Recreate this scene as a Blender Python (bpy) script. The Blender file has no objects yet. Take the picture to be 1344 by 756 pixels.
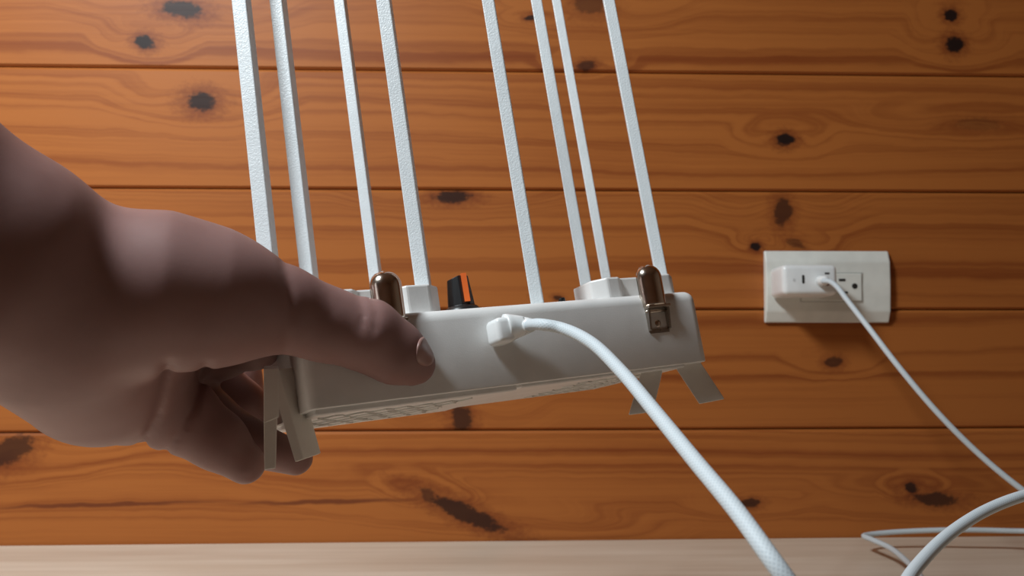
import bpy, bmesh, math, random
import numpy as np
from mathutils import Vector, Matrix, Euler
C = bpy.context.scene.collection
sc = bpy.context.scene
R = math.radians
F = 1100.0                      # focal length in pixels of a 1344 wide frame

# ------------------------------------------------------------------ camera, world, lights, exposure
cam_data = bpy.data.cameras.new('camera')
cam = bpy.data.objects.new('camera', cam_data); C.objects.link(cam)
cam.rotation_mode = 'XYZ'
cam.location = (0, 0, 0.30)
cam.rotation_euler = (R(90 + 1.7), 0, R(-2.0))
cam_data.sensor_width = 36; cam_data.lens = F / 1344 * 36
cam_data.clip_start = 0.01
cam_data.dof.use_dof = True; cam_data.dof.focus_distance = 0.34; cam_data.dof.aperture_fstop = 20
sc.camera = cam
CM = Matrix.Translation(cam.location) @ cam.rotation_euler.to_matrix().to_4x4()

w = bpy.data.worlds.new('world'); sc.world = w; w.use_nodes = True
w.node_tree.nodes['Background'].inputs[0].default_value = (0.80, 0.70, 0.62, 1)
w.node_tree.nodes['Background'].inputs[1].default_value = 0.075
sc.view_settings.view_transform = 'Standard'; sc.view_settings.look = 'None'
sc.view_settings.exposure = 0.0; sc.view_settings.gamma = 1.0

def area(name, loc, target, size, power, col, sy=None):
    l = bpy.data.lights.new(name, 'AREA'); l.energy = power; l.color = col; l.size = size
    if sy: l.shape = 'RECTANGLE'; l.size_y = sy
    o = bpy.data.objects.new(name, l); C.objects.link(o); o.location = loc
    o.rotation_euler = (Vector(target) - Vector(loc)).to_track_quat('-Z', 'Y').to_euler()
    return o
area('ceiling_lamp', (-0.58, 0.08, 1.14), (-0.42, 0.40, 0.22), 0.22, 15.5, (0.88, 0.96, 1.0))

# ------------------------------------------------------------------ helpers
def at(px, py, d):
    """point seen at a pixel of the photograph, d metres in front of the camera"""
    return CM @ Vector(((px - 672) / F * d, -(py - 378) / F * d, -d))
WALL_Y = 0.808
def at_wall(px, py, off=0.0):
    a = CM.translation; v = at(px, py, 1.0) - a
    return a + v * ((WALL_Y - off - a.y) / v.y)
TABLE_Z = at_wall(672, 709).z
FLOOR_Z = TABLE_Z - .74

def tag(o, label=None, cat=None, group=None, kind=None):
    if label: o['label'] = label
    if cat: o['category'] = cat
    if group: o['group'] = group
    if kind: o['kind'] = kind
    return o
def empty(name, M=None):
    o = bpy.data.objects.new(name, None); C.objects.link(o); o.empty_display_size = 0.02
    if M is not None: o.matrix_world = M
    return o
def link(name, me, mat=None, parent=None, smooth=False, loc=None, rot=None):
    o = bpy.data.objects.new(name, me); C.objects.link(o)
    if mat is not None and not me.materials: me.materials.append(mat)
    if parent is not None: o.parent = parent
    if loc is not None: o.location = loc
    if rot is not None: o.rotation_euler = rot
    if smooth:
        for p in me.polygons: p.use_smooth = True
    return o
def bm_mesh(name, bm):
    me = bpy.data.meshes.new(name); bm.normal_update(); bm.to_mesh(me); bm.free(); return me
def obj(name, bm, mat=None, parent=None, smooth=False, loc=None, rot=None):
    return link(name, bm_mesh(name, bm), mat, parent, smooth, loc, rot)
def add_box(bm, lo, hi, M=None):
    r = bmesh.ops.create_cube(bm, size=1.0)
    lo, hi = Vector(lo), Vector(hi); s = hi - lo; c = (hi + lo) / 2
    for v in r['verts']:
        v.co = Vector((v.co.x * s.x, v.co.y * s.y, v.co.z * s.z)) + c
        if M is not None: v.co = M @ v.co
    return r['verts']
def bevel_all(bm, w, seg=2, edges=None):
    bmesh.ops.bevel(bm, geom=edges or bm.edges[:], offset=w, segments=seg, affect='EDGES', profile=0.5, clamp_overlap=True)
def add_prism(bm, pts, axis, a, b, M=None):
    """polygon in the two other axes, extruded along axis from a to b"""
    def mk(p, t):
        if axis == 'z': v = Vector((p[0], p[1], t))
        elif axis == 'y': v = Vector((p[0], t, p[1]))
        else: v = Vector((t, p[0], p[1]))
        return M @ v if M is not None else v
    v0 = [bm.verts.new(mk(p, a)) for p in pts]; v1 = [bm.verts.new(mk(p, b)) for p in pts]
    fs = [bm.faces.new(v0), bm.faces.new(v1)]
    n = len(pts)
    for i in range(n): fs.append(bm.faces.new((v0[i], v0[(i+1) % n], v1[(i+1) % n], v1[i])))
    bmesh.ops.recalc_face_normals(bm, faces=fs)
def add_lathe(bm, prof, seg=24, M=None):
    rings = []
    for r, z in prof:
        rings.append([bm.verts.new((M if M is not None else Matrix()) @ Vector((r*math.cos(2*math.pi*i/seg), r*math.sin(2*math.pi*i/seg), z))) for i in range(seg)])
    fs = []
    for a, b in zip(rings, rings[1:]):
        for i in range(seg): fs.append(bm.faces.new((a[i], a[(i+1) % seg], b[(i+1) % seg], b[i])))
    fs.append(bm.faces.new(rings[0])); fs.append(bm.faces.new(rings[-1]))
    bmesh.ops.recalc_face_normals(bm, faces=fs)
def spline(pts, n):
    """Catmull-Rom (centripetal) through points, n samples per span"""
    P = [Vector(p) for p in pts]; P = [P[0]*2 - P[1]] + P + [P[-1]*2 - P[-2]]
    out = []
    for i in range(1, len(P) - 2):
        p0, p1, p2, p3 = P[i-1:i+3]
        t0 = 0; t1 = t0 + max((p1-p0).length, 1e-6)**.5; t2 = t1 + max((p2-p1).length, 1e-6)**.5; t3 = t2 + max((p3-p2).length, 1e-6)**.5
        for k in range(n):
            t = t1 + (t2-t1)*k/n
            A1 = p0*((t1-t)/(t1-t0)) + p1*((t-t0)/(t1-t0)); A2 = p1*((t2-t)/(t2-t1)) + p2*((t-t1)/(t2-t1)); A3 = p2*((t3-t)/(t3-t2)) + p3*((t-t2)/(t3-t2))
            B1 = A1*((t2-t)/(t2-t0)) + A2*((t-t0)/(t2-t0)); B2 = A2*((t3-t)/(t3-t1)) + A3*((t-t1)/(t3-t1))
            out.append(B1*((t2-t)/(t2-t1)) + B2*((t-t1)/(t2-t1)))
    out.append(P[-2]); return out
def add_tube(bm, pts, rad, seg=16, cap=True, uv=None):
    n = len(pts); T = []
    for i in range(n):
        T.append((pts[min(i+1, n-1)] - pts[max(i-1, 0)]).normalized())
    up = T[0].orthogonal().normalized(); rings = []; L = 0.0; lens = []
    for i in range(n):
        if i: L += (pts[i]-pts[i-1]).length
        lens.append(L)
        up = (up - T[i]*up.dot(T[i])).normalized(); side = T[i].cross(up)
        r = rad(i/(n-1)) if callable(rad) else rad
        rings.append([bm.verts.new(pts[i] + (up*math.cos(2*math.pi*k/seg) + side*math.sin(2*math.pi*k/seg))*r) for k in range(seg)])
    for i in range(n-1):
        for k in range(seg):
            f = bm.faces.new((rings[i][k], rings[i][(k+1) % seg], rings[i+1][(k+1) % seg], rings[i+1][k]))
            if uv is not None:
                for lp, (u_, v_) in zip(f.loops, ((k, i), (k+1, i), (k+1, i+1), (k, i+1))): lp[uv].uv = (u_/seg, lens[v_]*1000)
    if cap: bm.faces.new(rings[0][::-1]); bm.faces.new(rings[-1])
    bm.normal_update()
def modified(o, mods):
    """bake modifiers into the mesh of o"""
    for t, kw in mods:
        m = o.modifiers.new(t, t)
        for k, v in kw.items(): setattr(m, k, v)
    bpy.context.view_layer.update()
    dg = bpy.context.evaluated_depsgraph_get()
    me = bpy.data.meshes.new_from_object(o.evaluated_get(dg)); o.modifiers.clear(); o.data = me

# ------------------------------------------------------------------ materials
class NT:
    def __init__(s, name):
        s.m = bpy.data.materials.new(name); s.m.use_nodes = True
        s.t = s.m.node_tree; s.b = s.t.nodes['Principled BSDF']
    def n(s, typ, **kw):
        x = s.t.nodes.new(typ)
        for k, v in kw.items(): setattr(x, k, v)
        return x
    def put(s, sock, v):
        if hasattr(v, 'is_output') or isinstance(v, bpy.types.NodeSocket): s.t.links.new(v, sock)
        else: sock.default_value = v
    def math(s, op, a, b=None, c=None):
        x = s.n('ShaderNodeMath', operation=op); s.put(x.inputs[0], a)
        if b is not None: s.put(x.inputs[1], b)
        if c is not None: s.put(x.inputs[2], c)
        return x.outputs[0]
    def vmath(s, op, a, b=None):
        x = s.n('ShaderNodeVectorMath', operation=op); s.put(x.inputs[0], a)
        if b is not None: s.put(x.inputs[1], b)
        return x.outputs['Value'] if op in ('LENGTH', 'DOT_PRODUCT') else x.outputs[0]
    def maprange(s, v, a, b, c, d, smooth=True):
        x = s.n('ShaderNodeMapRange', interpolation_type='SMOOTHSTEP' if smooth else 'LINEAR')
        s.put(x.inputs[0], v)
        for i, q in enumerate((a, b, c, d)): x.inputs[i+1].default_value = q
        return x.outputs[0]
    def mix(s, f, a, b, blend='MIX'):
        x = s.n('ShaderNodeMix', data_type='RGBA', blend_type=blend)
        s.put(x.inputs[0], f); s.put(x.inputs[6], a); s.put(x.inputs[7], b); return x.outputs[2]
    def noise(s, vec, scale, detail=3, rough=.5, dist=0.0):
        x = s.n('ShaderNodeTexNoise'); s.put(x.inputs['Vector'], vec); x.inputs['Scale'].default_value = scale
        x.inputs['Detail'].default_value = detail; x.inputs['Roughness'].default_value = rough; x.inputs['Distortion'].default_value = dist
        return x.outputs[0]
    def coord(s): return s.n('ShaderNodeTexCoord').outputs['Object']
    def bump(s, h, strength, dist=0.001):
        x = s.n('ShaderNodeBump'); x.inputs['Strength'].default_value = strength; x.inputs['Distance'].default_value = dist
        s.put(x.inputs['Height'], h); s.t.links.new(x.outputs[0], s.b.inputs['Normal'])
    def set(s, **kw):
        for k, v in kw.items(): s.put(s.b.inputs[k.replace('_', ' ')], v)
        return s.m
def rgba(r, g, b): return (r, g, b, 1)

def plastic(name, col, rough=.45, bump=.0, bscale=900, spec=.5, var=.04):
    t = NT(name); co = t.coord()
    n = t.noise(co, 60, 3)
    t.set(Base_Color=t.mix(t.maprange(n, .3, .7, 0, 1), rgba(*[c*(1-var) for c in col]), rgba(*[min(1, c*(1+var)) for c in col])), Roughness=rough)
    t.b.inputs['Specular IOR Level'].default_value = spec
    if bump: t.bump(t.noise(co, bscale, 2), bump, .0004)
    return t.m
M_white = plastic('matte_white_plastic', (.78, .775, .76), .42, .12, 1500)
M_rod = plastic('sparkly_white_filament', (.74, .79, .81), .34, .5, 1400)
M_foot = plastic('translucent_white_plastic', (.82, .79, .73), .5, .1, 1500)
M_plate = plastic('ivory_plastic', (.82, .82, .76), .35)
M_charger = plastic('glossy_white_plastic', (.88, .90, .90), .25)
M_black = plastic('black_plastic', (.012, .012, .013), .35)
M_orange = plastic('orange_plastic', (.85, .16, .03), .4)
M_hole = plastic('dark_socket_hole', (.02, .018, .016), .6)
M_redhole = plastic('reddish_dark_hole', (.16, .03, .025), .5)
M_print = plastic('grey_relief_print', (.66, .65, .61), .6)
def chrome():
    t = NT('dark_chrome'); n = t.noise(t.coord(), 250, 2)
    return t.set(Base_Color=rgba(.66, .58, .50), Metallic=1.0, Roughness=t.maprange(n, .2, .8, .14, .22))
M_chrome = chrome()
def steel():
    t = NT('worn_steel'); n = t.noise(t.coord(), 400, 3)
    return t.set(Base_Color=rgba(.40, .36, .32), Metallic=1.0, Roughness=t.maprange(n, .2, .8, .25, .42))
M_steel = steel()
def skin():
    t = NT('skin'); co = t.coord()
    n1 = t.noise(co, 26, 4, .55); n2 = t.noise(co, 700, 3, .6)
    c = t.mix(t.maprange(n1, .3, .7, 0, 1), rgba(.255, .136, .122), rgba(.315, .178, .163))
    t.set(Base_Color=c, Roughness=.52)
    t.b.inputs['Subsurface Weight'].default_value = .12
    t.b.inputs['Subsurface Radius'].default_value = (.006, .002, .001)
    t.b.inputs['Subsurface Scale'].default_value = 1.0
    t.b.inputs['Specular IOR Level'].default_value = .4
    t.bump(n2, .10, .0003)
    return t.m
M_skin = skin()
def nail():
    t = NT('fingernail'); n = t.noise(t.coord(), 200, 2)
    return t.set(Base_Color=t.mix(n, rgba(.34, .19, .165), rgba(.40, .24, .21)), Roughness=.28)
M_nail = nail()
def braid():
    t = NT('white_braided_sheath'); uv = t.n('ShaderNodeTexCoord').outputs['UV']
    sp = t.n('ShaderNodeSeparateXYZ'); t.put(sp.inputs[0], uv)
    a = t.math('SINE', t.math('ADD', t.math('MULTIPLY', sp.outputs[0], 2*math.pi*10), t.math('MULTIPLY', sp.outputs[1], 4.6)))
    b = t.math('SINE', t.math('SUBTRACT', t.math('MULTIPLY', sp.outputs[0], 2*math.pi*10), t.math('MULTIPLY', sp.outputs[1], 4.6)))
    h = t.math('MAXIMUM', a, b)
    t.set(Base_Color=t.mix(t.maprange(h, -.2, .9, 0, 1), rgba(.58, .65, .69), rgba(.68, .75, .79)), Roughness=.55)
    t.bump(h, .16, .0002)
    return t.m
M_cord = braid()

def wood(name, seed, knots, light=(.45, .143, .031), dark=(.24, .054, .011), tint=1.0, rough=.48, streaks=()):
    """varnished pine; knots = (x, z, half width, half height, turn in degrees, darkness) in the plank's own metres"""
    t = NT(name); co = t.vmath('MULTIPLY', t.coord(), (1, 0, 1))
    co = t.vmath('ADD', co, (0, seed*3.17, 0))
    wig = t.n('ShaderNodeTexNoise'); t.put(wig.inputs['Vector'], t.vmath('MULTIPLY', co, (30, 1, 60))); wig.inputs['Scale'].default_value = 1.0; wig.inputs['Detail'].default_value = 3
    wv = t.vmath('MULTIPLY', t.vmath('SUBTRACT', wig.outputs['Color'], (.5, .5, .5)), (.014, 0, .006))
    cw = t.vmath('MULTIPLY', t.vmath('ADD', co, wv), (1, 0, 1))
    sp = t.n('ShaderNodeSeparateXYZ'); t.put(sp.inputs[0], cw)
    slow = t.noise(t.vmath('MULTIPLY', co, (0.9, 1, 6)), 1.0, 2, .4)
    v = t.math('ADD', t.math('MULTIPLY', sp.outputs[2], 52.0), t.math('MULTIPLY', slow, 4.0))
    rag = t.math('MULTIPLY', t.math('SUBTRACT', t.noise(t.vmath('MULTIPLY', co, (1, 1, 1.4)), 170, 3, .65), .5), 1.1)
    kf = None; halo = None
    for (kx, kz, rx, rz, ang, dk) in knots:
        mp = t.n('ShaderNodeMapping', vector_type='TEXTURE'); t.put(mp.inputs[0], cw)
        mp.inputs[1].default_value = (kx, 0, kz); mp.inputs[2].default_value = (0, R(ang), 0); mp.inputs[3].default_value = (rx, 1, rz)
        d = t.vmath('LENGTH', mp.outputs[0])
        dr = t.math('ADD', d, rag)
        k = t.math('MULTIPLY', t.maprange(dr, .70, 1.15, 1, 0), dk)
        h = t.math('MULTIPLY', t.maprange(t.math('ADD', dr, rag), .9, 2.4, 1, 0), min(dk, 1)*.62)
        mq = t.n('ShaderNodeMapping', vector_type='TEXTURE'); t.put(mq.inputs[0], cw)
        mq.inputs[1].default_value = (kx, 0, kz); mq.inputs[2].default_value = (0, R(ang*.4), 0); mq.inputs[3].default_value = (max(rx, rz)*1.7, 1, rz)
        d2 = t.vmath('LENGTH', mq.outputs[0])
        v = t.math('ADD', v, t.math('MULTIPLY', t.math('MULTIPLY', t.maprange(d2, .3, 4.2, 1, 0), d2), .85))
        kf = k if kf is None else t.math('MAXIMUM', kf, k)
        halo = h if halo is None else t.math('MAXIMUM', halo, h)
    ring = t.n('ShaderNodeTexNoise', noise_dimensions='1D'); t.put(ring.inputs['W'], t.math('ADD', v, seed*11.3)); ring.inputs['Scale'].default_value = 1.0
    ring.inputs['Detail'].default_value = 4.0; ring.inputs['Roughness'].default_value = .6
    fine = t.noise(t.vmath('MULTIPLY', co, (4, 1, 200)), 1.0, 3, .6)
    blot = t.noise(t.vmath('MULTIPLY', co, (2.6, 1, 6)), 1.0, 3, .5)
    g = t.math('ADD', t.maprange(ring.outputs[0], .40, .74, 0, .72), t.math('MULTIPLY', t.math('SUBTRACT', fine, .5), .75))
    g = t.math('ADD', g, t.math('MULTIPLY', t.math('SUBTRACT', blot, .5), .9))
    cl = tuple(c*tint for c in light); cd = tuple(c*tint for c in dark)
    col = t.mix(t.math('MAXIMUM', t.math('MINIMUM', g, 1.0), 0.0), rgba(*cl), rgba(*cd))
    if halo is not None:
        col = t.mix(halo, col, rgba(.17, .034, .010))
        col = t.mix(t.math('MINIMUM', kf, 1.0), col, rgba(.020, .009, .007))
    for (x0, z0, x1, z1, wd) in streaks:      # resin streak along the grain
        mp = t.n('ShaderNodeMapping', vector_type='TEXTURE'); t.put(mp.inputs[0], cw)
        mp.inputs[1].default_value = ((x0+x1)/2, 0, (z0+z1)/2); mp.inputs[2].default_value = (0, -math.atan2(z1-z0, x1-x0), 0)
        mp.inputs[3].default_value = (math.hypot(x1-x0, z1-z0)/2, 1, wd)
        d = t.vmath('LENGTH', mp.outputs[0])
        col = t.mix(t.maprange(d, .3, 1.1, .85, 0), col, rgba(.15, .035, .012))
    t.set(Base_Color=col, Roughness=rough)
    t.b.inputs['Specular IOR Level'].default_value = .30
    t.bump(t.math('ADD', fine, t.math('MULTIPLY', ring.outputs[0], .6)), .12, .0006)
    return t.m

# ------------------------------------------------------------------ setting: plank wall, floor
wall = empty('wall_back'); wall.location = (0, WALL_Y, TABLE_Z); tag(wall, kind='structure')
bm = bmesh.new(); add_box(bm, (-1.6, .010, FLOOR_Z-TABLE_Z), (1.6, .03, 1.6-TABLE_Z))
obj('backing_board', bm, plastic('dark_joint_shadow_board', (.05, .018, .008), .8), wall)
jz = [at_wall(672, y).z - TABLE_Z for y in (565, 408.5, 250.5, 93.5)]
pitch_ = (jz[3] - jz[0]) / 3
PK = {  # knots in photograph pixels: x, y, half width, half height, turn, darkness
 0: [(12, 592, 34, 17, -25, .75), (612, 674, 58, 11, 24, .85), (562, 650, 12, 9, 40, .6), (985, 661, 15, 6, -8, .8), (1228, 655, 32, 9, 6, .8), (1198, 640, 8, 7, 0, .9)],
 1: [(606, 550, 14, 20, -20, .8), (1095, 475, 12, 7, 0, .7), (300, 500, 10, 8, 0, .6)],
 2: [(594, 259, 24, 8, 0, .9), (1028, 278, 12, 19, 0, .75), (992, 323, 7, 5, 0, 1), (1046, 320, 13, 6, 25, .5), (735, 391, 7, 3, 0, .8)],
 3: [(264, 133, 20, 13, 0, .95), (1029, 183, 13, 9, 0, 1), (1285, 162, 34, 9, 0, .28), (768, 90, 5, 4, 0, .5)],
 4: [(240, 12, 26, 12, 6, .95), (191, 55, 12, 9, 10, 1), (1250, 20, 10, 8, 0, 1), (1252, 58, 13, 11, 15, 1), (697, 24, 9, 4, 0, .9), (775, 4, 24, 16, 0, .55), (770, 86, 12, 7, 0, .7)],
}
G = .0016
S_ = lambda a: a / 1.345 / 1000
for row in range(-6, 12):
    z0 = jz[0] + (row-1) * pitch_; z1 = z0 + pitch_
    zc = (z0+z1)/2
    kn = []
    for (px, py, rx, rz, ang, dk) in PK.get(row, []):
        p = at_wall(px, py); kn.append((p.x, p.z - TABLE_Z - zc, S_(rx), S_(rz), ang, dk))
    if row not in PK:
        rr = random.Random(row+40)
        kn = [(rr.uniform(-1, 1), rr.uniform(-.035, .035), rr.uniform(.007, .016), rr.uniform(.005, .01), 0, .9) for _ in range(4)]
    st = []
    if row == 0:
        for a, b in (((-60, 667), (330, 658)), ((280, 662), (575, 655))):
            p, q = at_wall(*a), at_wall(*b); st.append((p.x, p.z-TABLE_Z-zc, q.x, q.z-TABLE_Z-zc, .0028))
    mat = wood('varnished_pine', row*1.7+.3, kn, tint=[1.0, .96, .98, 1.02, 1.0][row % 5], streaks=st)
    hh = pitch_/2 - G*.35
    c_ = .0022
    prof = [(.012, -hh), (c_, -hh), (0, -hh+c_), (0, hh-c_), (c_, hh), (.012, hh)]
    bm = bmesh.new(); add_prism(bm, prof, 'x', -1.6, 1.6)
    obj('plank', bm, mat, wall, loc=(0, 0, zc))

bm = bmesh.new(); add_box(bm, (-1.6, -1.6, FLOOR_Z-.02), (1.6, WALL_Y, FLOOR_Z))
tag(obj('floor', bm, wood('brown_floor_wood', 5.2, [], light=(.22, .11, .05), dark=(.15, .07, .03))), kind='structure')

M_room = plastic('warm_painted_wall', (.50, .40, .31), .7)
for nm, lo_, hi_ in (('wall_left', (-1.65, -1.6, FLOOR_Z), (-1.6, WALL_Y, 1.6)), ('wall_right', (1.6, -1.6, FLOOR_Z), (1.65, WALL_Y, 1.6)),
                     ('wall_front', (-1.65, -1.65, FLOOR_Z), (1.65, -1.6, 1.6)), ('ceiling', (-1.65, -1.65, 1.6), (1.65, WALL_Y+.03, 1.65))):
    bm = bmesh.new(); add_box(bm, lo_, hi_); tag(obj(nm, bm, M_room), kind='structure')

# ------------------------------------------------------------------ table
def table_wood():
    t = NT('pale_oak_laminate'); co = t.coord()
    n = t.noise(t.vmath('MULTIPLY', co, (5, 90, 5)), 1.0, 4, .6); n2 = t.noise(t.vmath('MULTIPLY', co, (2, 14, 2)), 1.0, 3)
    c = t.mix(t.maprange(n, .3, .7, 0, 1), rgba(.64, .52, .40), rgba(.74, .63, .51))
    c = t.mix(t.maprange(n2, .45, .75, 0, .5), c, rgba(.50, .37, .27))
    t.set(Base_Color=c, Roughness=.38); t.bump(n, .08, .0005); return t.m
M_table = table_wood()
tb = empty('table', Matrix.Translation((0, WALL_Y-.30, FLOOR_Z)))
tag(tb, 'pale wood table with its back edge against the plank wall', 'table')
bm = bmesh.new(); add_box(bm, (-1.0, -.36, .715), (1.0, .2985, .74)); bevel_all(bm, .0015, 2)
obj('tabletop', bm, M_table, tb)
legm = None
for x in (-.94, .94):
    for y in (-.30, .25):
        bm = bmesh.new(); add_box(bm, (-.025, -.025, 0), (.025, .025, .716)); bevel_all(bm, .002, 1)
        obj('leg', bm, M_table, tb, loc=(x, y, 0))

# ------------------------------------------------------------------ wall socket
pl0 = at_wall(1002.5, 423.5); pl1 = at_wall(1163.5, 330)
pw, ph = pl1.x - pl0.x, pl1.z - pl0.z
so = empty('wall_outlet', Matrix.Translation(((pl0.x+pl1.x)/2, WALL_Y, (pl0.z+pl1.z)/2)))
tag(so, 'ivory rectangular wall socket plate on the plank wall, charger plugged in', 'socket')
bm = bmesh.new()
h = ph/2
add_prism(bm, [(0, -h), (-.0035, -h), (-.0075, -h+.011), (-.0082, 0), (-.0075, h-.011), (-.0035, h), (0, h)], 'x', -pw/2, pw/2)
bevel_all(bm, .0012, 2)
obj('cover_plate', bm, M_plate, so, smooth=False)
def wpx(px, py, off): p = at_wall(px, py, off); return p.x - so.location.x, p.z - so.location.z
a = wpx(1099, 395, .009); b = wpx(1131, 359, .009)
bm = bmesh.new(); add_box(bm, (a[0]-.035, -.0094, a[1]), (b[0], -.006, b[1])); bevel_all(bm, .0008, 2)
mod = obj('socket_module', bm, M_plate, so)
bm = bmesh.new(); add_box(bm, (a[0]-.036, -.0086, a[1]-.001), (b[0]+.001, -.006, b[1]+.001))
obj('module_frame', bm, plastic('grey_ivory_plastic', (.50, .50, .46), .4), so)
c = wpx(1105, 367.5, .009)
bm = bmesh.new(); add_box(bm, (c[0]-.0032, -.0097, c[1]-.0012), (c[0]+.0032, -.0085, c[1]+.0012)); obj('blade_slot', bm, M_hole, mod)
c = wpx(1108, 384, .009)
bm = bmesh.new(); add_box(bm, (c[0]-.0032, -.0097, c[1]-.0010), (c[0]+.0032, -.0085, c[1]+.0010)); obj('blade_slot', bm, M_hole, mod)
c = wpx(1121.5, 375.5, .009)
bm = bmesh.new(); add_lathe(bm, [(.0027, 0), (.0027, .0012)], 20, Matrix.Translation((c[0], -.0085, c[1])) @ Matrix.Rotation(R(90), 4, 'X')); obj('earth_hole', bm, M_hole, mod)

# charger: front face about 38 mm off the wall
CO = .0455
f0 = at_wall(1028, 391, CO); f1 = at_wall(1100, 350.5, CO)
ch = empty('wall_charger', Matrix.Translation(((f0.x+f1.x)/2, WALL_Y-.0082, (f0.z+f1.z)/2)) @ Matrix.Rotation(R(-4), 4, 'X'))
tag(ch, 'small white two-port wall charger plugged into the ivory socket plate', 'charger')
cw_, chh = (f1.x-f0.x)/2, (f1.z-f0.z)/2
bm = bmesh.new(); add_box(bm, (-cw_, -.0373, -chh), (cw_, -.0005, chh)); bevel_all(bm, .0048, 5)
body = obj('charger_body', bm, M_charger, ch, smooth=True)
def cport(px, py, w_, h_, mat, name):
    x = cw_*(2*(px-1028)/71 - 1); z = chh*(1 - 2*(py-349)/39)
    bm = bmesh.new(); add_box(bm, (x-w_/2, -.0376, z-h_/2), (x+w_/2, -.036, z+h_/2)); bevel_all(bm, min(w_, h_)*.3, 2, [e for e in bm.edges if abs((e.verts[0].co-e.verts[1].co).y) > .001])
    return obj(name, bm, mat, ch)
cport(1054, 368, .0022, .0078, M_hole, 'usb_port')
cport(1085, 360.5, .0044, .0016, M_hole, 'usb_port')
cport(1084.5, 374, .0036, .0032, M_redhole, 'status_light')
cport(1042, 369, .0022, .0030, plastic('pale_grey_print', (.66, .68, .68), .4), 'printed_mark')
bm = bmesh.new()
for s in (-1, 1): add_box(bm, (-.0008+s*.006, -.004, -.003), (.0008+s*.006, .004, .003))
obj('plug_blades', bm, M_steel, ch)

# ------------------------------------------------------------------ the white box held in the air
def camv(x, y, z):          # x right, y away, z up as seen from the camera, millimetres
    return Vector((x, z, -y)) * .001
L3 = camv(-75.7, 312, -45.4); R3 = camv(93.4, 395, -34.1)
e1 = (R3 - L3).normalized(); BW = (R3 - L3).length
up = camv(-153, 180, 970).normalized(); up = (up - e1*up.dot(e1)).normalized()
bk = up.cross(e1)
BM_ = CM @ Matrix(((e1.x, bk.x, up.x, L3.x), (e1.y, bk.y, up.y, L3.y), (e1.z, bk.z, up.z, L3.z), (0, 0, 0, 1)))
BI = BM_.inverted()
BH, BD = .0345, .094
def on(px, py, yl):
    """box-local point seen at a pixel on the plane yl metres behind the front face"""
    a = BI @ CM.translation; v = (BI @ at(px, py, 1.0)) - a
    return a + v * ((yl - a.y) / v.y)
bx = empty('control_box', BM_)
tag(bx, 'white plastic box with eight tall white rods and two chrome latches, held in a hand', 'device')
bm = bmesh.new(); vs = add_box(bm, (0, 0, 0), (BW, BD, BH))
top = [e for e in bm.edges if all(v.co.z > BH*.9 for v in e.verts)]
bmesh.ops.bevel(bm, geom=top + [e for e in bm.edges if abs(e.verts[0].co.z-e.verts[1].co.z) > BH*.9], offset=.0052, segments=6, affect='EDGES', profile=.5)
shell = obj('box_shell', bm, M_white, bx)
bevel_small = []
la = on(511, 405, 0); lb = on(858, 395, 0)          # latch centre lines on the front face
NW = .0068
cut = bmesh.new()
for l, q in ((la, on(511, 446, 0).z), (lb, on(858, 438.5, 0).z)): add_box(cut, (l.x-NW, -.01, q), (l.x+NW, .0062, BH+.02))
pj = on(669, 436, 0)
cut_o = obj('cutter', cut)
modified(shell, [('BOOLEAN', dict(object=cut_o, operation='DIFFERENCE', solver='EXACT')), ('BEVEL', dict(width=.0006, segments=2, limit_method='ANGLE', angle_limit=R(40)))])
bpy.data.objects.remove(cut_o)
for p in shell.data.polygons: p.use_smooth = True
try: shell.data.set_sharp_from_angle(angle=R(28))
except Exception: pass

# base panels and their relief
for (x0, x1, y1, dz, q0, q1) in ((.003, .0885, BD-.002, .0022, .05, .80), (.0905, BW-.012, BD-.006, .0014, .42, .92)):
    bm = bmesh.new(); add_box(bm, (x0, .004, -dz), (x1, y1, .0005)); bevel_all(bm, .0005, 1)
    pn = obj('base_panel', bm, M_white, bx)
    rr = random.Random(int(x0*1e5)); bm = bmesh.new()
    for k in range(5):
        y = .018 + k*.014; pts = []
        n = 22
        for i in range(n+1):
            pts.append(Vector((x0 + (x1-x0)*(q0+(q1-q0)*i/n), y + .0042*math.sin(i*1.9+k*2.1) + rr.uniform(-.002, .002), -dz-.0001)))
        add_tube(bm, pts, .0005, 6)
    tag(obj('relief_pattern', bm, M_print, pn), kind='stuff')

# raised blocks behind the latches
def block(xa, xb, y0, y1, hgt, lx):
    bm = bmesh.new(); c = .006; n = NW + .0015
    pts = [(xa, y0+c), (xa+c, y0), (lx-n-.003, y0), (lx-n, y0+.0035), (lx+n, y0+.0035), (lx+n+.003, y0), (xb-c, y0), (xb, y0+c), (xb, y1-c), (xb-c, y1), (xa+c, y1), (xa, y1-c)]
    add_prism(bm, pts, 'z', BH-.001, BH+hgt)
    bevel_all(bm, .0009, 2)
    return obj('raised_block', bm, M_white, bx)
b0 = on(576, 380, .014).x; b1 = on(765, 370, .012).x; b2 = on(886, 368, .012).x
block(.006, b0, .009, .040, on(560, 374.5, .012).z-BH, la.x)
block(on(780, 372, .010).x, b2, .008, .036, on(800, 366, .012).z-BH, lb.x)

# eight rods, turned to face about straight at the camera
faceang = R(-31)
RODS = [(353, 345, 82, 7.4, 8), (407, 370, 88, 6.6, 9), (492, 355, 92, 5.6, 7), (555, 370, 24, 6.4, 6), (705, 395, 16, 5.9, 5), (768, 368, 48, 5.9, 6), (795, 362, 90, 5.4, 5), (868, 362, 24, 6.0, 4.5)]
for (px, py, yl, wd, dp) in RODS:
    p = on(px, py, yl*.001)
    bm = bmesh.new(); add_box(bm, (-wd*.0005, -dp*.0005, 0), (wd*.0005, dp*.0005, .215)); bevel_all(bm, .0005, 2)
    o = obj('rod', bm, M_rod, bx, loc=(p.x, p.y, BH-.003), rot=(0, 0, faceang))

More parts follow.
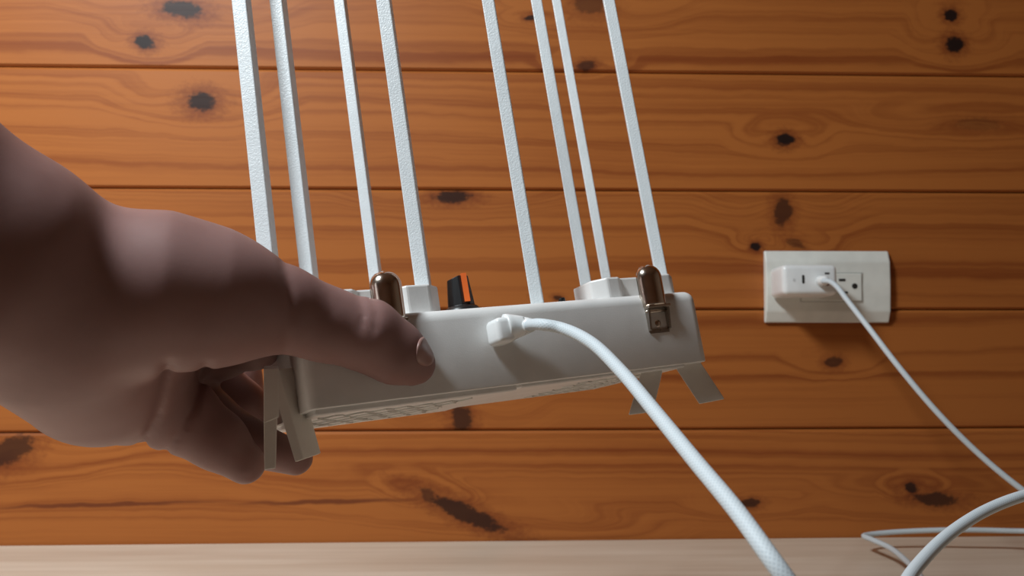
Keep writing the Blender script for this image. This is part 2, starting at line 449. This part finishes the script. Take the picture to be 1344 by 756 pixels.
# latches: bullet-shaped lever over a riveted clasp
def latch(l, px, ytop, yledge, ybase):
    w_ = .0066; z0 = on(px, yledge, -.004).z; ztop = on(px, ytop, 0).z; zb = on(px, ybase, 0).z
    bm = bmesh.new(); NA, NZ = 18, 16
    rows = []
    H = ztop - z0
    for j in range(NZ+1):
        t = j/NZ; z = z0 + H*math.sin(t*math.pi/2)**1.0 if False else z0 + H*t
        if z > ztop - w_: q = math.sqrt(max(0.0, 1-((z-(ztop-w_))/w_)**2))
        else: q = 1.0
        q = max(q, .02)
        rows.append([bm.verts.new((w_*q*math.cos(a), .0012 - (.0058*q)*math.sin(a), z)) for a in [math.pi*i/NA for i in range(NA+1)]])
    for r0, r1 in zip(rows, rows[1:]):
        for i in range(NA): bm.faces.new((r0[i], r0[i+1], r1[i+1], r1[i]))
        bm.faces.new((r0[NA], r0[0], r1[0], r1[NA]))
    bm.faces.new(rows[0]); bm.faces.new(rows[-1])
    bmesh.ops.recalc_face_normals(bm, faces=bm.faces[:])
    lv = obj('latch_lever', bm, M_chrome, bx, smooth=True, loc=(l.x, 0, 0))
    bm = bmesh.new(); add_box(bm, (-w_*.93, -.0042, z0-.0012), (w_*.93, .001, z0+.0002)); bevel_all(bm, .0004, 2)
    obj('lever_lip', bm, M_chrome, lv)
    bm = bmesh.new()
    add_box(bm, (-w_*.82, .0012, zb+.0003), (w_*.82, .0022, z0+.002))
    for s in (-1, 1): add_prism(bm, [(.002, zb+.0003), (-.0016, zb+.002), (-.0030, z0-.001), (.002, z0-.001)], 'x', s*w_*.82-.0005, s*w_*.82+.0005)
    add_box(bm, (-w_*.82, -.0004, zb+.0003), (w_*.82, .0016, zb+.0022))
    cl = obj('latch_clasp', bm, M_steel, bx, loc=(l.x, 0, 0))
    bm = bmesh.new(); add_lathe(bm, [(.0023, 0), (.0023, .0007), (.0013, .0016)], 18, Matrix.Translation((0, .0013, zb+.0048)) @ Matrix.Rotation(R(90), 4, 'X'))
    obj('rivet', bm, M_chrome, cl, smooth=True)
    bm = bmesh.new(); add_lathe(bm, [(.0007, -w_*.95), (.0007, w_*.95)], 12, Matrix.Translation((0, -.0012, z0-.0025)) @ Matrix.Rotation(R(90), 4, 'Y'))
    obj('hinge_pin', bm, M_chrome, cl, smooth=True)
latch(la, 511, 354, 419, 446); latch(lb, 858, 346, 400, 438.5)

# knob with an orange pointer, and a smaller knob further right
def knob(px, py, yl, s, orange=True):
    p = on(px, py, yl)
    k = bmesh.new(); add_lathe(k, [(.0088*s, 0), (.0088*s, .0020*s), (.0074*s, .0042*s), (.0060*s, .0050*s)], 32)
    kb = obj('knob', k, M_black, bx, smooth=True, loc=(p.x, yl, BH), rot=(0, 0, faceang + R(14)))
    bm = bmesh.new()
    r0, r1, zt = .0064*s, .0050*s, .0185*s
    n = 10
    for_b = [(r0*math.cos(2*math.pi*(i+.5)/n), r0*math.sin(2*math.pi*(i+.5)/n)) for i in range(n)]
    add_prism(bm, for_b, 'z', .004*s, zt)
    for v in bm.verts:
        if v.co.z > zt*.9: v.co.x *= r1/r0; v.co.y *= r1/r0; v.co.z -= .0012*s*(v.co.x < -.002*s)
    bevel_all(bm, .0003, 1)
    obj('knob_grip', bm, M_black, kb)
    if orange:
        bm = bmesh.new()
        add_prism(bm, [(-.0060*s, .0058*s), (-.0075*s, .0058*s), (-.0061*s, zt+.0004*s), (.002*s, zt+.0004*s), (.002*s, zt-.001*s), (-.0046*s, zt-.001*s)], 'x', .0012*s, .0036*s)
        obj('pointer_stripe', bm, M_orange, kb)
    return kb
knob(604, 392, .026, 1.0)
knob(737, 392, .030, .34, False)

# feet: an inverted V at each end
def slab(quad, ylo, ext):
    """four-cornered piece whose front lies ylo behind the front face, extruded along ext (right, away, up from the camera, millimetres)"""
    bm = bmesh.new(); e = BI.to_3x3() @ (CM.to_3x3() @ camv(*ext))
    a = [on(x, y, ylo) for x, y in quad]; v0 = [bm.verts.new(p) for p in a]; v1 = [bm.verts.new(p + e) for p in a]
    fs = [bm.faces.new(v0), bm.faces.new(v1)] + [bm.faces.new((v0[k], v0[(k+1) % 4], v1[(k+1) % 4], v1[k])) for k in range(4)]
    bmesh.ops.recalc_face_normals(bm, faces=fs); bevel_all(bm, .0004, 2); return bm
def foot(hub, prongs, ylo, hext):
    f = obj('foot', slab(hub, ylo, hext), M_foot, bx)
    for q, e in prongs: obj('foot_prong', slab(q, ylo+.0002, e), M_foot, f)
foot([(346, 484), (366, 483), (366, 548), (346, 556)], [([(346, 545), (364, 540), (362, 615), (347, 617)], (-3.5, 12, 0)), ([(351, 488), (366, 485), (398.5, 603), (387, 607)], (4, 12, 0))], .014, (-3.5, 12, 0))
foot([(868, 468), (912, 464), (910, 478), (868, 482)], [([(846, 472), (874, 468), (857, 541), (825, 545)], (2, 11, 0)), ([(882, 476), (910, 462), (951, 524), (918, 530.5)], (2, 11, 0))], .006, (2, 11, 0))

# ------------------------------------------------------------------ charging cable with its two plugs
cbl = empty('charging_cable', Matrix.Translation(at(672, 440, .34)))
tag(cbl, 'long white braided charging cable from the front of the white box to the wall charger', 'cable')
CI = cbl.matrix_world.inverted()
s0 = BM_ @ on(690, 427.5, -.0085)
chp = at_wall(1079, 369, CO+.012)
path = [s0, at(712, 426, .326), at(738, 431, .322), at(775, 449, .308), at(815, 487, .288), at(862, 543, .262), at(915, 608, .235), at(968, 672, .214), at(1026, 752, .198),
        at(1100, 850, .20), at(1160, 815, .25), at(1200, 748, .295), at(1246, 701, .325), at(1296, 669, .345), at(1350, 649, .36),
        at(1450, 640, .42), at(1500, 672, .54), at(1430, 698, .70), at(1344, 697, .755), at(1250, 695.5, .765), at(1180, 698, .768), at(1146, 701, .765), at(1134, 703.5, .758), at(1144, 708, .745), at(1168, 719, .72), at(1200, 746, .66),
        at(1235, 785, .52), at(1330, 830, .54), at(1450, 800, .58), at(1455, 735, .62), at(1396, 680, .645), at(1338, 640, .655), at(1285, 596, .665), at(1230, 541, .675), at(1180, 482, .69), at(1140, 430, .71), at(1112, 394, .735), at(1098, 376, .748), at(1089, 369.5, .755), chp]
pts = [CI @ p for p in spline(path, 10)]
bm = bmesh.new(); uv = bm.loops.layers.uv.new('uv')
add_tube(bm, pts, .00235, 16, True, uv)
obj('cord', bm, M_cord, cbl, smooth=True)
# right-angle plug at the box
PM = CI @ BM_
bm = bmesh.new(); c0 = on(659, 433, -.006)
a0, a1 = on(648.5, 417, -.011), on(674, 449, -.011)
add_box(bm, (a0.x, -.0125, a1.z), (a1.x+.001, -.0003, a0.z), None); bevel_all(bm, .0022, 3)
for v in bm.verts: v.co = PM @ v.co
obj('plug_body', bm, M_charger, cbl, smooth=True)
bm = bmesh.new()
q = [PM @ Vector(v) for v in (on(664, 431, -.0075), on(676, 429, -.008), on(690, 427.6, -.0085), on(698, 426.8, -.0090))]
q[-1] = CI @ path[0].lerp(path[1], .25)
sq = spline(q, 6)
add_tube(bm, sq, lambda t: .0060 - .0030*min(1, max(0, (t-.1)/.75)), 20)
obj('strain_relief', bm, M_charger, cbl, smooth=True)
# straight plug at the charger
bm = bmesh.new()
p0 = at_wall(1077, 368.5, CO+.0004); tdir = (path[-2] - p0)
add_tube(bm, [CI @ (p0 + Vector((0, -.001*k*1.3, 0))) for k in range(11)], lambda t: .0046 if t < .75 else .0046-.0016*(t-.75)/.25, 18)
obj('plug_body', bm, M_charger, cbl, smooth=True)

# ------------------------------------------------------------------ hand and forearm: one continuous surface from rounded cones
def cp(px, py, d): return np.array(((px-672)/F*d, d, -(py-378)/F*d))      # camera axes, millimetres: right, away, up
def J(px, py, d, rpx): return (cp(px, py, d), rpx*d/F)
palm = [
 [J(-420, 120, 225, 150), J(-150, 250, 250, 150), J(0, 345, 268, 140), J(95, 395, 285, 118)],
 [J(95, 395, 285, 118), J(150, 470, 322, 100)],
 [J(60, 430, 290, 108), J(118, 486, 318, 92)],
 [J(120, 378, 282, 92), J(212, 383, 291, 99), J(285, 392, 298, 84)],
 [J(110, 400, 310, 100), J(190, 420, 350, 85), J(185, 430, 385, 70)],
 [J(185, 415, 345, 85), J(285, 440, 372, 60)],
 [J(240, 400, 318, 72), J(326, 408, 335, 44), J(332, 445, 360, 42)],
 [J(140, 490, 330, 88), J(172, 505, 350, 72), J(160, 500, 395, 60)],
]
thumb = [[J(285, 392, 298, 84), J(370, 406, 308, 55), J(425, 425, 316, 47), J(482, 440, 322, 45.5), J(520, 464, 327, 39), J(544, 478, 331, 28)]]
fingers = [
 [[J(185, 515, 335, 66), J(232, 542, 338, 50), J(285, 578, 340, 37), J(322, 609, 340, 26.5)]],
 [[J(195, 500, 362, 58), J(262, 548, 368, 42), J(330, 583, 366, 30), J(388, 601, 362, 23)]],
 [[J(195, 470, 385, 55), J(268, 490, 398, 38), J(318, 530, 400, 29), J(338, 566, 400, 22)]],
 [[J(185, 440, 400, 55), J(262, 462, 425, 36), J(315, 492, 432, 26), J(330, 530, 430, 20)]],
]
creases = [  # folds of the skin: polyline as seen (photograph pixels), depth mm, width mm, only nearer than
 ([(220, 478), (215, 505), (206, 540), (194, 570), (178, 596)], 2.6, 1.7, 352),
 ([(270, 480), (262, 505), (252, 538), (236, 568), (214, 596)], 2.2, 1.5, 352),
 ([(372, 345), (378, 375), (380, 410), (374, 460)], .8, 1.5, 312),
 ([(470, 385), (474, 402), (476, 416), (473, 432)], .75, .9, 325),
 ([(488, 392), (493, 408), (494, 422), (488, 440)], .7, .9, 325),
 ([(430, 385), (434, 400), (434, 415)], .3, 1.0, 320),
]
STEP = 1.45
allj = [q for grp in ([*palm, *thumb, *[s for f in fingers for s in f]]) for q in grp]
lo = np.min([p - r for p, r in allj], axis=0) - 4; hi = np.max([p + r for p, r in allj], axis=0) + 4
nx, ny, nz = [int(math.ceil((hi[i]-lo[i])/STEP))+1 for i in range(3)]
gx, gy, gz = np.meshgrid(lo[0]+STEP*np.arange(nx, dtype=np.float32), lo[1]+STEP*np.arange(ny, dtype=np.float32), lo[2]+STEP*np.arange(nz, dtype=np.float32), indexing='ij')
def segd(a, b, ra, rb):
    ab = (b-a).astype(np.float32); L2 = float(ab @ ab)
    px, py, pz = gx-np.float32(a[0]), gy-np.float32(a[1]), gz-np.float32(a[2])
    t = np.clip((px*ab[0]+py*ab[1]+pz*ab[2])/L2, 0, 1)
    return np.sqrt((px-t*ab[0])**2+(py-t*ab[1])**2+(pz-t*ab[2])**2) - (ra+(rb-ra)*t)
def smin(a, b, k):
    if a is None: return b
    h = np.maximum(k-np.abs(a-b), 0)/k
    return np.minimum(a, b) - h*h*k*.25
def chain(ch_, k, f=None):
    for (a, ra), (b, rb) in zip(ch_, ch_[1:]): f = smin(f, segd(a, b, ra, rb), k)
    return f
fld = None
for c_ in palm: fld = chain(c_, 9, fld)
tf = chain(thumb[0], 5); fld = smin(fld, tf, 9)
ff = None
for f_ in fingers:
    g_ = chain(f_[0], 4); ff = smin(ff, g_, 1.5)
fld = smin(fld, ff, 5)
# flesh presses flat where it meets the box: keep the hand outside the shell
hx, hy, hz = gx-L3.x*1000, gy+L3.z*1000, gz-L3.y*1000
bl = []
for ax_, size in ((e1, BW), (bk, BD), (up, BH)):
    q_ = hx*np.float32(ax_.x) - hy*np.float32(ax_.z) + hz*np.float32(ax_.y)
    bl.append(np.abs(q_ - size*500) - np.float32(size*500 + .3))
inside = np.maximum(np.maximum(bl[0], bl[1]), bl[2])
fld = np.maximum(fld, -inside)
PU, PV = 672+F*gx/gy, 378-F*gz/gy
for pts_, dp, wd, dmax in creases:
    dd = None
    for (ax_, ay_), (bx_, by_) in zip(pts_, pts_[1:]):
        ex, ey = bx_-ax_, by_-ay_; t = np.clip(((PU-ax_)*ex+(PV-ay_)*ey)/(ex*ex+ey*ey), 0, 1)
        s_ = np.hypot(PU-ax_-t*ex, PV-ay_-t*ey); dd = s_ if dd is None else np.minimum(dd, s_)
    fld = fld + np.where(gy < dmax, dp*np.exp(-(dd*gy/F/wd)**2), 0)
def surface_nets(f, lo, st):
    s = f < 0
    occ = sum(s[i:f.shape[0]-1+i, j:f.shape[1]-1+j, k:f.shape[2]-1+k].astype(np.int8) for i in (0, 1) for j in (0, 1) for k in (0, 1))
    cells = np.argwhere((occ > 0) & (occ < 8)); idx = -np.ones(occ.shape, dtype=np.int64); idx[tuple(cells.T)] = np.arange(len(cells))
    acc = np.zeros((len(cells), 3)); cnt = np.zeros(len(cells))
    cor = [(i, j, k) for i in (0, 1) for j in (0, 1) for k in (0, 1)]
    for a in cor:
        for ax in range(3):
            if a[ax]: continue
            b = list(a); b[ax] = 1
            fa = f[cells[:, 0]+a[0], cells[:, 1]+a[1], cells[:, 2]+a[2]]; fb = f[cells[:, 0]+b[0], cells[:, 1]+b[1], cells[:, 2]+b[2]]
            m = (fa < 0) != (fb < 0); t = np.where(m, fa/np.where(m, fa-fb, 1), 0)
            p = np.tile(np.array(a, float), (len(cells), 1)); p[:, ax] += t
            acc[m] += p[m]; cnt[m] += 1
    verts = lo + st*(cells + acc/cnt[:, None]); faces = []
    for ax in range(3):
        u_, v_ = [(1, 2), (2, 0), (0, 1)][ax]
        sl0 = [slice(None)]*3; sl1 = [slice(None)]*3; sl0[ax] = slice(0, -1); sl1[ax] = slice(1, None)
        ch2 = s[tuple(sl0)] != s[tuple(sl1)]; e = np.argwhere(ch2)
        e = e[(e[:, u_] > 0) & (e[:, v_] > 0) & (e[:, u_] < f.shape[u_]-1) & (e[:, v_] < f.shape[v_]-1)]
        ins = s[tuple(e.T)]
        def id_(du, dv):
            q = e.copy(); q[:, u_] += du; q[:, v_] += dv; return idx[tuple(q.T)]
        q = np.stack([id_(-1, -1), id_(0, -1), id_(0, 0), id_(-1, 0)], 1)
        q[~ins] = q[~ins][:, ::-1]
        faces.append(q)
    return verts, np.concatenate(faces)
V, Fc = surface_nets(fld.astype(np.float64), lo, STEP)
for _ in range(3):                       # light smoothing
    acc = np.zeros_like(V); n_ = np.zeros(len(V))
    for i in range(4):
        a, b = Fc[:, i], Fc[:, (i+1) % 4]
        np.add.at(acc, a, V[b]); np.add.at(acc, b, V[a]); np.add.at(n_, a, 1); np.add.at(n_, b, 1)
    V = V*.5 + .5*acc/n_[:, None]
def skin_at(p, d):
    """distance from p along d to the skin"""
    for r in np.arange(5, 17, .1):
        q = (p + d*r - lo)/STEP; i0 = np.floor(q).astype(int); t = q - i0; v = 0.0
        for a in (0, 1):
            for b in (0, 1):
                for c in (0, 1): v += fld[i0[0]+a, i0[1]+b, i0[2]+c]*(t[0] if a else 1-t[0])*(t[1] if b else 1-t[1])*(t[2] if c else 1-t[2])
        if v > 0: return r
    return 10.0
origin = at(60, 380, .28)
person = bpy.data.meshes.new('person')
CMn = np.array(CM)
Vc = np.stack([V[:, 0], V[:, 2], -V[:, 1]], 1)*.001
Vw = Vc @ CMn[:3, :3].T + CMn[:3, 3]
person.from_pydata((Vw - np.array(origin)).tolist(), [], Fc.tolist()); person.update()
po = link('person', person, M_skin, smooth=True, loc=origin)
tag(po, 'person with bare forearm reaching in from the left, hand gripping the white box', 'person')

# thumbnail: a curved plate lying on the thumb's upper right side
def nail_mesh():
    T0, T1 = cp(522, 452, 327), cp(560, 480, 331)
    ax = (T1-T0)/np.linalg.norm(T1-T0)
    nrm = np.array((.34, -.70, .62)); nrm -= ax*(nrm@ax); nrm /= np.linalg.norm(nrm)
    sd = np.cross(ax, nrm); bm = bmesh.new(); NU, NV = 8, 8; rows = []
    c0 = cp(542, 475, 330)
    for i in range(NU+1):
        u_ = -1+2*i/NU; row = []
        for j in range(NV+1):
            v_ = -1+2*j/NV
            uu, vv = u_*math.sqrt(1-v_*v_/2), v_*math.sqrt(1-u_*u_/2)
            ang = vv*.60; dr = nrm*math.cos(ang) + sd*math.sin(ang); b_ = c0 + ax*uu*5.2
            p = b_ + dr*(skin_at(b_, dr) + .25 + .25*(1-vv*vv))
            row.append(p)
        rows.append(row)
    vs = []
    for row in rows:
        vs.append([bm.verts.new((CM @ (Vector((p[0], p[2], -p[1]))*.001)) - origin) for p in row])
    for i in range(NU):
        for j in range(NV): bm.faces.new((vs[i][j], vs[i+1][j], vs[i+1][j+1], vs[i][j+1]))
    bmesh.ops.recalc_face_normals(bm, faces=bm.faces[:])
    bmesh.ops.solidify(bm, geom=bm.faces[:], thickness=.0008)
    return bm
obj('thumbnail', nail_mesh(), M_nail, po, smooth=True)
